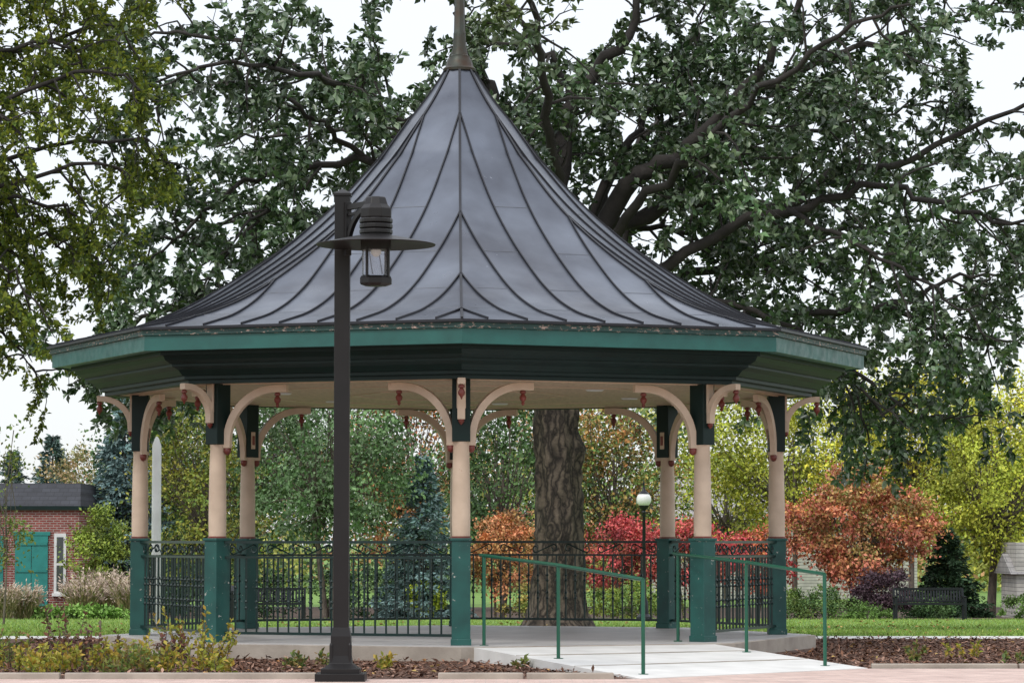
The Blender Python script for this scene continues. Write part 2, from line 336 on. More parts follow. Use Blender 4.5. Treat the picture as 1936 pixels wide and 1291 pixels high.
for k in range(1,8):
    c0=np.array([math.cos(va[k]),math.sin(va[k]),0])*PR; q=(k+1)%8; c1=np.array([math.cos(va[q]),math.sin(va[q]),0])*PR
    h=nrm(c1-c0); Lc=np.linalg.norm(c1-c0); a=c0+h*.1; e=c1-h*.1; Z=lambda z:np.array([0,0,z])
    rl.obox(a+Z(1.285),e+Z(1.285),.06,.03); rl.obox(a+Z(1.115),e+Z(1.115),.035,.025); rl.obox(a+Z(.27),e+Z(.27),.035,.03)
    nb=21
    for i in range(1,nb):
        p=a+h*(Lc-.2)*i/nb
        rl.tube([p+Z(.27),p+Z(1.115)],.011,6,False)
        for z in(.55,.62,.78,.85): rl.lathe(p[0],p[1],[(.010,z-.02),(.022,z),(.010,z+.02)],6,cap=False)
    ns=6; sl=(Lc-.2)/ns
    for i in range(ns):
        m=a+h*sl*(i+.5)+Z(1.2); fl=1 if i%2 else -1
        cL=m-h*sl*.27; cR=m+h*sl*.27
        s1=spiral(cL,h,.055,5.2,fl,math.pi/2*fl)
        s2=spiral(cR,h,.055,5.2,fl,-math.pi/2*fl)
        rl.tube(s1[::-1]+s2,.009,5,False)
rl.obj('railings',M_rail,G)
def handrail(name,P,tops,bots):
    e=empty(name,(P[0][0],P[0][1],0)); b=B()
    top=[np.array([p[0],p[1],t]) for p,t in zip(P,tops)]
    d0=nrm(top[0]-top[1])
    b.tube([top[0]+d0*.12]+top,.019,10)
    for p,t,bo in zip(P,tops,bots):
        b.tube([(p[0],p[1],bo),(p[0],p[1],t)],.019,10); b.lathe(p[0],p[1],[(.05,bo-.004),(.05,bo+.012)],12)
    b.obj('rails',M_hand,e,smooth=True)
handrail('ramp_handrail',[(.34,-3.95),(1.12,-5.85),(1.90,-8.0)],[1.14,1.05,.93],[.16,.09,.02])
handrail('ramp_handrail',[(2.52,-2.6),(3.17,-4.25),(3.84,-6.0)],[1.15,1.07,.96],[.166,.1,.02])

# ------------------------------------------------------------------ front lamp post
LX,LY=-.94,-8.95; E=empty('street_lamp',(LX,LY,0)); b=B()
b.box((LX,LY,.04),(.46,.46,.08)); b.box((LX,LY,.10),(.36,.36,.05)); b.lathe(LX,LY,[(.24,.12),(.15,.17),(.135,.24),(.13,.42),(.105,.50)],4,R8(45))
b.box((LX,LY,2.5),(.143,.143,4.03)); b.lathe(LX,LY,[(.118,4.51),(.118,4.535),(.01,4.58)],4,R8(45))
for s in(-1,1):
    b.lathe(LX+s*.085,LY-.085,[(.02,.12),(.02,.34),(.012,.36)],8)
HX,HY=LX+.335,LY-.50; ad_=nrm((.335,-.5,0))
b.obox((LX,LY,4.40),(HX,HY,4.40),.045,.055); b.obox((LX,LY,4.33),(LX+ad_[0]*.4,LY+ad_[1]*.4,4.33),.03,.03)
b.box((LX+ad_[0]*.09,LY+ad_[1]*.09,4.2),(.05,.06,.5),math.atan2(ad_[1],ad_[0]))
th=np.linspace(0,math.pi/2,12); A=.42
pts=[np.array([LX,LY,0])+ad_*(.1+A*(1-math.cos(x)))+np.array([0,0,4.0+.38*math.sin(x)]) for x in th]
b.sweep(pts,np.array([-ad_[1],ad_[0],0]),None,.04,.05)
b.lathe(HX,HY,[(.085,4.45),(.095,4.44),(.115,4.38),(.15,4.34),(.15,4.26),(.14,4.25)][::-1],8,R8(22))
z=4.255
for i in range(3): b.lathe(HX,HY,[(.142,z-.05),(.153,z-.042),(.153,z-.010),(.142,z)],24); z-=.05
b.lathe(HX,HY,[(.14,4.03),(.14,4.12)],24)
b.lathe(HX,HY,[(.545,4.005),(.55,4.013),(.16,4.095),(.10,4.10)],48,cap=False); b.lathe(HX,HY,[(.10,4.06),(.15,4.055),(.545,4.004)],48,cap=False)
b.lathe(HX,HY,[(.15,3.96),(.15,4.05)],8,R8(22)); b.lathe(HX,HY,[(.10,3.63),(.155,3.65),(.155,3.70),(.145,3.72)],8,R8(22))
for i in range(4):
    a=R8(45+90*i)+.2; b.box((HX+.14*math.cos(a),HY+.14*math.sin(a),3.84),(.022,.022,.28),a)
b.obj('pole_and_lantern',M_lamp,E,bevel=.004)
m,nt_,bs=newmat('lantern_glass'); bs.inputs['Transmission Weight'].default_value=.92; bs.inputs['Roughness'].default_value=.05; bs.inputs['Base Color'].default_value=(.93,.95,.98,1); bs.inputs['IOR'].default_value=1.05
b=B(); b.lathe(HX,HY,[(.125,3.73),(.125,3.96)],24,cap=False); b.obj('glass',m,E,smooth=True)
b=B(); b.lathe(HX,HY,[(.02,3.9),(.045,3.93),(.045,3.96)],12); b.obj('bulb_socket',M_white,E)

# ------------------------------------------------------------------ globe lamp (far)
gx,gy=.644+(249)*80/5900,42.; z0=gz(gy); E=empty('globe_lamp_post',(gx,gy,z0)); b=B()
b.lathe(gx,gy,[(.2,z0),(.2,z0+.1),(.12,z0+.18),(.1,z0+.5),(.06,z0+.6),(.05,z0+1),(.04,2.0),(.06,2.03),(.04,2.07),(.1,2.12),(.13,2.2)],14)
b.lathe(gx,gy,[(.14,2.5),(.05,2.58),(.02,2.7),(.03,2.74),(.004,2.88)],12); b.obj('post',M_black,E,smooth=True)
b=B(); b.lathe(gx,gy,[(.19*math.sin(x),2.35-.19*math.cos(x)) for x in np.linspace(.5,3.0,14)],20); b.obj('globe',M_white,E,smooth=True)
E=empty('white_post',(-4.42,6.5,0)); b=B(); b.lathe(-4.42,6.5,[(.07,gz(6.5)-.02),(.065,2.65),(.03,2.75),(.01,2.78)],14); b.obj('shaft',M_white,E,smooth=True)

# ------------------------------------------------------------------ benches
def bench(x,y,rz=0.):
    z=gz(y); E=empty('park_bench',(x,y,z)); b=B(); W=1.85
    ca,sa=math.cos(rz),math.sin(rz)
    def P(u,v,h): return np.array([x+u*ca-v*sa,y+u*sa+v*ca,z+h])
    for u in(-W/2,W/2):
        b.obox(P(u,-.25,0),P(u,-.25,.62),.06,.06,(0,1,0)); b.obox(P(u,.2,0),P(u,.32,.84),.06,.06,(0,1,0)); b.obox(P(u,-.28,.62),P(u,.27,.62),.06,.04)
        b.obox(P(u,-.25,.42),P(u,.25,.42),.04,.04)
    b.obox(P(-W/2,.32,.83),P(W/2,.32,.83),.06,.06); b.obox(P(-W/2,.25,.50),P(W/2,.25,.50),.04,.04)
    b.obox(P(-W/2,-.25,.44),P(W/2,-.25,.44),.05,.06)
    for i in range(1,24):
        u=-W/2+W*i/24; b.obox(P(u,.25,.50),P(u,.32,.83),.045,.015,(0,1,0))
    for v in np.linspace(-.2,.2,6): b.obox(P(-W/2,v,.44),P(W/2,v,.44),.06,.02)
    b.obj('frame_and_slats',M_black,E)
bench(.644+787*84/5900,46.); bench(.644+(-457)*84/5900,46.)
E=empty('litter_bin',(-6.7,45,gz(45))); b=B(); z0=gz(45); b.lathe(-6.7,45,[(.25,z0),(.28,z0+.7),(.3,z0+.72),(.3,z0+.78),(.12,z0+.92)],16); b.obj('bin',M_black,E)

# ------------------------------------------------------------------ brick house (left)
M_brick=brickmat('red_brick',(.27,.06,.045),(.18,.04,.03),(.36,.30,.27),.24,.08,'xz',.012)
M_shing=brickmat('dark_shingles',(.035,.037,.045),(.025,.026,.032),(.015,.015,.018),.3,.14,'xz',.01)
M_shing2=brickmat('grey_shingles',(.38,.36,.35),(.30,.29,.28),(.2,.19,.19),.3,.16,'xz',.015)
M_teal=pmat('teal_paint',(.02,.24,.21),(.015,.19,.165),rough=.5,peel=(.2,.3,.26),peelth=.7)
M_sid=brickmat('beige_siding',(.46,.44,.40),(.46,.44,.40),(.22,.21,.2),30,.13,'xz',.012)
M_win=pmat('window_glass',(.05,.06,.07),(.03,.035,.04),rough=.1,spec=.8)
HY_=67.; hr=-13.9; hl=-24.; zb=-1.2
E=empty('brick_house',(-19,70,zb)); b=B(); b.box(((hl+hr)/2,HY_+3.5,zb+1.78),(hr-hl,7,3.56)); b.obj('walls',M_brick,E)
b=B(); b.box(((hl+hr)/2,HY_+3.5,zb+.12),(hr-hl+.08,7.08,.24)); b.obj('plinth',M_slab,E)
b=B(); b.add([(hl-.1,HY_-.1,2.44),(hr+.06,HY_-.1,2.44),(hr+.06,HY_+7.1,2.44),(hl-.1,HY_+7.1,2.44),(hl+1,HY_+1.4,3.25),(hr-.15,HY_+1.4,3.25),(hr-.15,HY_+5.6,3.25),(hl+1,HY_+5.6,3.25)],[(0,1,5,4),(1,2,6,5),(2,3,7,6),(3,0,4,7),(4,5,6,7)]); b.obj('roof',M_shing,E)
b=B(); b.obox((hl-.1,HY_-.09,2.40),(hr+.12,HY_-.09,2.40),.12,.13); b.obox((hr+.1,HY_-.1,2.40),(hr+.1,HY_+7,2.40),.12,.13); b.obj('fascia',M_dark,E)
b=B(); dc=.644+(62-968)*.0178
for x in(dc-.28,dc+.28,-17.3,-16.7): b.box((x,HY_-.03,zb+1.5),(.54,.06,2.35))
for x in(dc,-17.0):
    for z in(zb+.6,zb+1.5,zb+2.4): b.box((x,HY_-.075,z),(1.05,.03,.1))
b.box((dc,HY_-.04,zb+2.74),(1.25,.08,.12)); b.obj('barn_doors',M_teal,E)
wx=.644+(116-968)*.0178
b=B(); b.box((wx,HY_-.03,zb+1.75),(.40,.08,2.0)); b.box((wx,HY_-.08,zb+.70),(.5,.16,.1)); b.obj('window_frame',M_white,E)
b=B(); b.box((wx,HY_-.075,zb+2.2),(.22,.02,.85)); b.box((wx,HY_-.075,zb+1.25),(.22,.02,.85)); b.obj('window_glass',M_win,E)
E=empty('gabled_house',(12,100,-1.2)); b=B(); b.box((12.5,100,.55),(11,8,3.5)); b.obj('walls',M_sid,E)
b=B(); y0,y1,ym=95.6,104.4,100.; x0,x1=6.7,18.4
b.add([(x0,y0,2.2),(x1,y0,2.2),(x1-1.4,ym,4.15),(x0+.6,ym,4.15),(x0,y1,2.2),(x1,y1,2.2)],[(0,1,2,3),(4,3,2,5),(0,3,4),(1,5,2)]); b.obj('roof',M_shing2,E)
E=empty('garden_shed',(18.5,60,-1.1)); b=B(); b.box((18.4,60,.0),(4.4,3,2.5)); b.obj('walls',M_sid,E)
b=B(); b.add([(16,58.3,.28),(20.8,58.3,.28),(20.8,61.7,.28),(16,61.7,.28),(16,60,.9),(20.8,60,.9)],[(0,1,5,4),(3,4,5,2),(0,4,3),(1,2,5)]); b.obj('roof',M_shing2,E)

# ------------------------------------------------------------------ trees
M_bark=barkmat('oak_bark',(.125,.095,.072),(.014,.010,.008),9,.13,.06); M_twig=pmat('twig_bark',(.04,.034,.03),(.02,.017,.015),rough=.9,bump=.5,bscale=20)
M_bark2=pmat('grey_bark',(.16,.13,.10),(.07,.055,.045),rough=.9,scale=14,stretch=(1,1,.3),bump=.6)
class Tr:
    def __init__(s): s.w=B(); s.tw=B(); s.sp=[]; s.sd=[]; s.sb=[]
    def poly(s,pts,n=24):
        pts=np.array(pts,float); m=len(pts); t=np.linspace(0,m-1,n); out=[]
        P=np.vstack([2*pts[0]-pts[1],pts,2*pts[-1]-pts[-2]])
        for q in t:
            i=min(int(q),m-2); f=q-i; p0,p1,p2,p3=P[i],P[i+1],P[i+2],P[i+3]
            out.append(.5*((2*p1)+(-p0+p2)*f+(2*p0-5*p1+4*p2-p3)*f*f+(-p0+3*p1-3*p2+p3)*f**3))
        return np.array(out)
    def grow(s,p,d,Ln,r,n=5,wand=.25,grav=0.):
        pts=[np.array(p,float)]; d=nrm(d)
        for i in range(n):
            d=nrm(d+rng.normal(size=3)*wand+np.array([0,0,grav])); pts.append(pts[-1]+d*Ln/n)
        return np.array(pts)
    def sub(s,pts,r,start,sp2,len2,sp3,len3,spg,grav=0.,flat=.6):
        L=np.cumsum(np.r_[0,np.linalg.norm(np.diff(pts,axis=0),axis=1)]); T=L[-1]
        q=T*start
        while q<T:
            i=min(np.searchsorted(L,q),len(pts)-1); i=max(i,1); f=(q-L[i-1])/(L[i]-L[i-1]+1e-9); p=pts[i-1]*(1-f)+pts[i]*f
            t=nrm(pts[i]-pts[i-1]); rd=rng.normal(size=3); rd[2]*=flat; d=nrm(t*.55+nrm(rd-t*np.dot(rd,t))*1.0)
            l2=rng.uniform(*len2)*(1.1-.45*q/T); b2=s.grow(p,d,l2,0,6,.22,grav)
            r2=.010+.009*l2; s.tw.tube(b2,np.linspace(r2,.006,len(b2)),5,False)
            s.twig(b2,sp3,len3,spg,grav,flat)
            q+=sp2*rng.uniform(.6,1.4)
        s.twig(pts[-4:],sp3,len3,spg,grav,flat)
    def twig(s,b2,sp3,len3,spg,grav,flat):
        br=rng.normal()*.22
        L=np.cumsum(np.r_[0,np.linalg.norm(np.diff(b2,axis=0),axis=1)]); T=L[-1]; q=T*.25
        while q<=T:
            i=max(1,min(np.searchsorted(L,q),len(b2)-1)); f=(q-L[i-1])/(L[i]-L[i-1]+1e-9); p=b2[i-1]*(1-f)+b2[i]*f
            t=nrm(b2[i]-b2[i-1]); rd=rng.normal(size=3); rd[2]*=flat; d=nrm(t*.6+nrm(rd)*.9)
            l3=rng.uniform(*len3); b3=s.grow(p,d,l3,0,3,.25,grav*1.5)
            s.tw.tube(b3,np.linspace(.007,.003,len(b3)),3,False)
            m=max(2,int(l3/spg))
            for f in np.linspace(.3,1,m):
                z=f*3; j=min(int(z),2); g_=z-j; s.sp.append(b3[j]*(1-g_)+b3[j+1]*g_); s.sd.append(nrm(b3[j+1]-b3[j])); s.sb.append(br+.1*rng.normal())
            q+=sp3*rng.uniform(.6,1.4)
    def emit(s,E,nl,L,W,cols,mat,jit=.2,spread=.9,upb=.8,colfn=None):
        P=np.array(s.sp); D=np.array(s.sd); bb=np.array(s.sb)
        P=np.repeat(P,nl,0); D=np.repeat(D,nl,0); bb=np.repeat(bb,nl); ax=norma(D*.55+runit(len(P))*spread)
        C=mixcol(cols,len(P),jit)*(1+bb[:,None]).clip(.5,1.6)
        if colfn is not None: C=colfn(P,C)
        Ls=L*rng.uniform(.7,1.25,len(P)); leaves('foliage',P+runit(len(P))*.03,ax,Ls,Ls*W,C,mat,E,upb)
        return len(P)
OX,OY=1.34,11.; E=empty('oak_tree',(OX,OY,gz(OY))); T=Tr()
tr=B(); nseg=40; nr=40; vs=[];z0=gz(OY)-.1
for i in range(nseg+1):
    z=z0+(5.7-z0)*i/nseg; hgt=z-z0
    r=.38+.30*math.exp(-hgt/.22)+.05*math.exp(-hgt/1.2)-.012*hgt+ (.12*max(0,(z-4.2))**1.2 if z>4.2 else 0)
    for k in range(nr):
        a=2*math.pi*k/nr; rl_=r*(1+.05*math.sin(3*a+.3*z)+.035*math.sin(7*a+1.2*z)+.018*math.sin(17*a+2*z)+.10*math.exp(-hgt/.3)*math.sin(5*a+1))
        da=(a+0.1+math.pi)%(2*math.pi)-math.pi
        rl_+=.11*math.exp(-((z-2.65)/.16)**2-(da/.35)**2)+.02*rng.normal()
        vs.append((OX+rl_*math.cos(a)+.04*math.sin(z*1.1),OY+rl_*math.sin(a),z))
tr.add(vs,[(i*nr+k,i*nr+(k+1)%nr,(i+1)*nr+(k+1)%nr,(i+1)*nr+k) for i in range(nseg) for k in range(nr)]); tr.obj('trunk',M_bark,E,smooth=True,ang=80)
limbs=[
 ([(1.5,11,4.6),(2.0,11,6.0),(2.57,10.8,6.96),(3.3,10.6,7.4),(4.2,10.3,8.2),(4.9,10,9.3),(5.6,9.6,10.4)],.20),
 ([(1.5,11,4.8),(2.6,11.2,6.4),(3.8,11.5,6.7),(5.06,11.8,6.63),(5.9,12,7.2),(7.1,12.3,7.46),(8.6,12.6,8.2),(10,12.6,8.6)],.14),
 ([(1.5,11,4.5),(3.4,10.4,5.8),(4.9,10,6.4),(6.3,9.6,6.7),(7.7,9.3,6.2),(9,9,6)],.11),
 ([(1.3,11,4.6),(1.4,11.2,7.3),(1.66,11.2,8.45),(2.5,11,9.3),(2.8,11,10.6)],.20),
 ([(1.2,11,4.9),(-.34,10.7,7.0),(-1.6,10.2,7.2),(-2.74,10,7.04),(-3.4,9.8,6.8),(-4.2,9.6,6.2),(-4.9,9.4,5.5)],.09),
 ([(1.3,11,5),(.6,11.2,7.7),(.08,11.5,8.9),(-.34,11.6,9.95),(-1.0,11.6,10.8)],.14),
 ([(1.5,11,4.3),(4.2,11.5,4.8),(5.4,11.7,4.95),(6.7,12,5.05),(7.8,12,5.5),(9,12,5.6)],.09),
 ([(.6,11.2,7.5),(-1.2,11.7,8.1),(-2.4,11.9,8.7),(-3.66,12,9.3),(-4.9,12,9.5),(-6,12,9.2)],.08),
 ([(1.2,11,4.5),(-1.5,11.4,5.6),(-4,11.5,5.2),(-5.3,11.5,4.7),(-6.5,11.5,4.1)],.09),
 ([(1.6,11,4.2),(3.6,10.5,5.0),(4.9,10.2,4.6),(6.0,10,3.6),(6.6,9.9,2.9)],.07),
 ([(2.0,10.9,5.8),(3.4,9.4,7.2),(5.2,7.8,8.6),(6.8,6.8,9.3)],.09),
 ([(1.4,11,5.4),(1.2,9.0,7.8),(.9,7.2,9.2),(.4,5.8,10)],.10),
 ([(.8,11,6.0),(-1.2,9.2,7.8),(-3.2,7.6,8.3),(-4.8,6.6,7.8)],.08),
 ([(1.5,11,5.2),(2.4,13,7.5),(3.8,15,8.6),(5.6,16.5,9)],.10),
 ([(1.2,11,5.2),(-.4,13.5,7.4),(-2.4,15.4,8.4),(-4.6,16.6,8.2)],.10),
 ([(1.5,11,4.8),(4,13.5,5.8),(6.6,15,6.6),(9,16,7)],.10),
 ([(4.2,10.3,8.2),(5.6,10.8,8.9),(7.2,11.4,9.4),(8.8,11.8,10)],.07),
 ([(4.9,10,6.4),(5.8,9.0,5.8),(7.0,8.4,5.0),(7.9,8.2,4.2)],.05),
 ([(6.7,12,5.05),(7.6,12.2,4.6),(8.4,12.4,3.9)],.05),
 ([(-1.6,10.2,7.2),(-2.6,9.2,7.9),(-3.8,8.8,8.2),(-5,8.6,7.6)],.05),
 ([(-2.74,10,7.04),(-3.6,10.4,6.0),(-4.4,10.6,5.0)],.045),
 ([(1.66,11.2,8.45),(.8,10.6,9.4),(.3,10.3,10.4)],.08),
 ([(1.3,11,5.2),(2.8,12.4,6.4),(4.2,13.2,6.0),(5.8,13.6,5.8)],.07),
 ([(1.2,11,4.8),(-.6,12.4,6.0),(-2.6,13.4,6.4),(-4.6,14,6.6),(-6.4,14.2,6.2)],.08),
 ([(1.4,11,5.4),(2.6,12.0,7.8),(3.4,12.6,8.9),(3.9,13,10.2)],.09),
 ([(2.6,11.2,6.4),(4.4,12.6,7.6),(6.2,13.4,8.2),(8.2,13.8,8.8)],.07),
 ([(-1.5,11.4,5.6),(-3,12.2,4.9),(-4.2,12.6,4.3),(-5.4,12.8,4.0)],.05),
 ([(4.9,11.6,4.8),(6.0,11.4,4.0),(6.9,11.2,3.4),(7.9,11.0,3.1)],.05),
]
for p,r in limbs:
    P=T.poly(p,26); P[3:-1]+=rng.normal(size=P[3:-1].shape)*.05
    T.w.tube(P,np.linspace(1,.2,len(P))**1.1*r,10,False)
    T.sub(P,r,.28,.32,(.9,2.3),.23,(.35,.85),.13,-.03,.7)
T.w.obj('limbs',M_twig,E,smooth=True,ang=80); T.tw.obj('branches',M_twig,E)
def oakcol(P,C):
    f=(np.sin(P[:,0]*1.7+1)*np.sin(P[:,2]*2.1)*.5+.5)
    y=np.exp(-(((P[:,0]-1.2)/1.0)**2+((P[:,2]-9.8)/.8)**2+((P[:,1]-8)/3.0)**2))
    yy=np.array([.26,.30,.03]); k=(y*.9)[:,None]
    return C*(.7+.6*f)[:,None]*(1-k)+yy*k
n1=T.emit(E,8,.145,.55,[(.032,.070,.022),(.06,.11,.04),(.045,.09,.035),(.10,.15,.07),(.15,.20,.11),(.025,.055,.02)],M_leaf,jit=.28,colfn=oakcol)
E=empty('honey_locust_tree',(-9.6,3.5,0)); T=Tr()
T.w.tube(T.poly([(-9.6,3.5,-.1),(-9.5,3.5,2),(-9.3,3.5,4.5),(-9.0,3.6,7),(-8.8,3.6,9.6)],16),np.linspace(.28,.1,16),12)
for z,zt,xe,y in [(2.6,3.9,-5.9,4.5),(3.2,4.6,-5.6,2.8),(3.6,5.2,-5.0,4.6),(4,6.0,-4.3,3.2),(4.6,6.6,-4.1,4.8),(5.2,7.2,-4.2,2.6),(5.8,8.0,-4.4,4.2),(6.4,8.9,-4.0,3.4),(6.8,9.6,-4.6,4.8),(4.2,5.2,-5.4,6.0),(5.4,8.2,-5.2,6.2),(5,6.6,-5.6,1.5),(3.4,4.4,-6.1,3.6),(6,7.6,-4.9,3.0),(6.6,9.2,-5.3,2.4),(4.4,5.6,-5.0,3.8)]:
    mid=((-9.3+xe)/2,(3.5+y)/2,(z+zt)/2+.7)
    P=T.poly([(-9.3,3.5,z),mid,(xe-.5,y,zt+.25),(xe,y,zt-.25)],18); P[2:]+=rng.normal(size=P[2:].shape)*.05
    T.w.tube(P,np.linspace(.05,.010,18),7,False); T.sub(P,.05,.38,.24,(.6,1.5),.17,(.3,.6),.08,-.14,.8)
T.w.obj('trunk_and_limbs',M_twig,E,smooth=True,ang=80); T.tw.obj('branches',M_twig,E)
n2=T.emit(E,7,.092,.52,[(.16,.21,.025),(.28,.31,.03),(.09,.14,.025),(.20,.25,.035),(.06,.095,.02)],M_leafy)
print('LEAVES',n1,n2)

def clump_tree(name,x,y,cz,rad,cols,ncl,nper,leaf,trunk=True,tr_r=.12,lean=(0,0),mat=None,stems=1,csz=.28,jit=.28,hollow=.4,bright=.28,W=.6,gain=1.15):
    z0=gz(y); E=empty(name,(x,y,z0)); b=B(); rad=np.array(rad,float); c=np.array([x+lean[0],y+lean[1],cz])
    d=runit(ncl); rr_=hollow+(1-hollow)*rng.random(ncl)**.6; rr_*=(1+.24*np.sin(d[:,0]*5+x)*np.cos(d[:,2]*4+y)); cc=c+d*rad*rr_[:,None]
    if trunk:
        for s in range(stems):
            a=s*2.4+.5; off=np.array([math.cos(a),math.sin(a),0])*(.0 if stems==1 else .12)
            tp=c+np.array([math.cos(a)*rad[0]*.35*(stems>1),math.sin(a)*rad[1]*.3*(stems>1),rad[2]*.3])
            P=Tr.poly(None,[np.array([x,y,z0-.05])+off,(np.array([x,y,z0])+off)*.5+tp*.5+np.array([.05,0,0]),tp],10)
            b.tube(P,np.linspace(tr_r,tr_r*.35,10),9,False)
        for i in range(min(ncl,70)):
            s=np.array([x,y,z0])*.35+c*.65+rng.normal(size=3)*rad*.08; m=(s+cc[i])/2+rng.normal(size=3)*.1
            b.tube([s,m,cc[i]],[tr_r*.3,tr_r*.2,.01],5,False)
        b.obj('trunk_and_branches',M_bark2,E,smooth=True,ang=80)
    n=ncl*nper; idx=np.repeat(np.arange(ncl),nper); sz=csz*rad.mean()*rng.uniform(.5,1.35,ncl)
    P=cc[idx]+rng.normal(size=(n,3))*sz[idx][:,None]*np.array([.6,.6,.42])
    keep=P[:,2]>z0+.03; P=P[keep]; idx=idx[keep]; n=len(P)
    ax=norma(norma(P-c)*.5+runit(n)*.9+np.array([0,0,-.15])); cb=rng.normal(size=ncl)*bright
    ch=rng.random(ncl); cs=np.array(cols)
    C=mixcol(cols,n,jit)*.55+.45*cs[(ch*len(cs)).astype(int)][idx]
    C=C*(1+cb[idx][:,None]).clip(.4,1.8)*gain; Ls=leaf*rng.uniform(.7,1.3,n)
    leaves('foliage',P,ax,Ls,Ls*W,C,mat or M_bg,E,.7); return E
def spruce(name,x,y,H,R,cols,n=26):
    z0=gz(y); E=empty(name,(x,y,z0)); b=B(); b.tube([(x,y,z0-.05),(x,y,z0+H)],[.03*H,.01],8,False); P=[];A=[];Cb=[]
    zs=np.linspace(.04,.98,n)
    for q in zs:
        nb=int(12-5*q)
        for k in range(nb):
            a=rng.random()*6.28; l=R*(1-q)**.85*rng.uniform(.65,1.15)+.08; d=np.array([math.cos(a),math.sin(a),-.12-.1*(1-q)]); st=np.array([x,y,z0+H*q])
            if k%2==0: b.tube([st,st+d*l*.9],[.015,.004],3,False)
            m=int(14+60*l/R*(1-q)+10); t=rng.random(m)**.7; sdv=np.array([-d[1],d[0],0]); br=rng.normal()*.28
            wd=(rng.random(m)-.5)*.5*l*(1.05-t)
            pp=st+d*(t*l)[:,None]+sdv*wd[:,None]+rng.normal(size=(m,3))*.03; pp[:,2]+=.12*l*t**2-.04*rng.random(m)
            P.append(pp); A.append(norma(d*.7+sdv*np.sign(wd)[:,None]*.6+rng.normal(size=(m,3))*.35)); Cb.append(np.full(m,br))
    P=np.vstack(P);A=np.vstack(A);Cb=np.concatenate(Cb); b.obj('trunk',M_bark2,E)
    C=mixcol(cols,len(P),.2)*(1+Cb[:,None]).clip(.5,1.6); Ls=.16*max(1,R/1.6)*rng.uniform(.7,1.3,len(P)); leaves('needles',P,A,Ls,Ls*.36,C,M_needle,E,.5)
def X(u,d): return .644+(u-968)*d/5900
GRN=[(.05,.11,.03),(.09,.16,.045),(.03,.07,.02)]; YG=[(.34,.38,.04),(.22,.28,.03),(.42,.41,.05)]; YEL=[(.54,.47,.05),(.40,.40,.04),(.26,.31,.04)]
ORG=[(.54,.22,.10),(.48,.17,.09),(.38,.24,.08)]; RED=[(.50,.06,.075),(.40,.045,.055),(.58,.12,.12),(.3,.12,.06)]; DGR=[(.02,.05,.02),(.035,.07,.03)]
BLU=[(.16,.25,.24),(.09,.15,.15),(.22,.31,.30)]
clump_tree('pear_tree',X(625,88),50,3.9,(2.6,2.4,2.9),[(.08,.15,.05),(.13,.21,.09),(.05,.10,.035),(.20,.28,.15)],120,120,.13,stems=4,tr_r=.1,csz=.2)
spruce('blue_spruce_tree',X(800,88),50,4.6,1.35,BLU,32)
spruce('blue_spruce_tree',X(235,110),72,7.6,2.3,BLU,40)
spruce('blue_spruce_tree',X(100,150),112,7.6,2.5,[(.08,.13,.12),(.12,.17,.15)],38)
spruce('blue_spruce_tree',X(25,155),117,7.0,2.3,[(.10,.14,.13),(.13,.18,.16)],34)
spruce('dark_spruce_tree',X(1790,95),57,2.7,1.3,DGR,26)
clump_tree('maple_tree',X(390,98),60,2.6,(2.0,2,3.0),[(.18,.22,.03),(.10,.16,.03),(.30,.26,.04)],80,110,.13)
clump_tree('shade_tree',X(330,112),74,4.2,(2.4,2,3.6),GRN,80,110,.15)
clump_tree('shade_tree',X(950,112),74,3.3,(2.3,2,3.8),GRN,90,110,.15)
clump_tree('shade_tree',X(1160,115),77,3.2,(2.6,2,3.6),[(.06,.13,.035),(.13,.2,.04),(.42,.18,.06)],90,110,.15)
clump_tree('shade_tree',X(770,118),80,4.6,(3.0,2.2,3.6),[(.07,.13,.04),(.12,.17,.04),(.5,.16,.07)],90,110,.15)
clump_tree('shade_tree',X(480,116),78,4.8,(3.2,2.2,3.6),GRN,90,110,.15)
clump_tree('pale_autumn_tree',X(160,135),97,3.0,(1.9,2,2.6),[(.40,.26,.14),(.30,.28,.12),(.22,.24,.1)],60,80,.15,hollow=.3)
clump_tree('yellow_tree',X(1500,118),80,4.3,(3.6,2.4,3.0),YG,130,120,.15)
clump_tree('yellow_tree',X(1720,112),74,4.9,(3.2,2.4,3.0),YEL,120,120,.15)
clump_tree('yellow_tree',X(1870,100),62,3.1,(2.7,2.2,2.7),YG,120,130,.13,tr_r=.16,lean=(.2,0))
clump_tree('yellow_tree',X(1370,125),87,3.0,(2.6,2,2.6),YG,70,100,.15)
clump_tree('yellow_tree',X(1960,118),80,5.0,(3.2,2.4,3.4),YEL,90,110,.15)
clump_tree('red_maple_tree',X(1625,94),56,1.7,(2.45,1.8,1.75),[(.46,.13,.085),(.52,.24,.08),(.20,.24,.06),(.40,.10,.07),(.56,.20,.13)],150,120,.12,tr_r=.08,stems=3,csz=.2)
clump_tree('burning_bush_shrub',X(1180,92),54,.95,(1.2,.9,1.0),RED,50,110,.10,stems=3,tr_r=.04)
clump_tree('burning_bush_shrub',X(1300,92),54,.8,(1.5,.9,1.15),RED,60,110,.10,stems=3,tr_r=.04)
clump_tree('burning_bush_shrub',X(1425,94),56,.7,(1.1,.9,1.0),RED+[(.5,.2,.06)],45,110,.10,stems=3,tr_r=.04)
clump_tree('orange_shrub',X(945,90),52,.95,(.95,.8,1.25),ORG+[(.5,.28,.12)],55,110,.10,stems=3,tr_r=.04)
clump_tree('orange_shrub',X(1055,92),54,.6,(1.1,.8,1.0),ORG+[(.2,.2,.04)],40,100,.10,stems=3,tr_r=.04)
clump_tree('purple_shrub',X(1665,90),51.5,-.15,(.85,.7,.65),[(.06,.03,.045),(.09,.05,.06),(.04,.025,.03)],40,110,.09,stems=3,tr_r=.03)
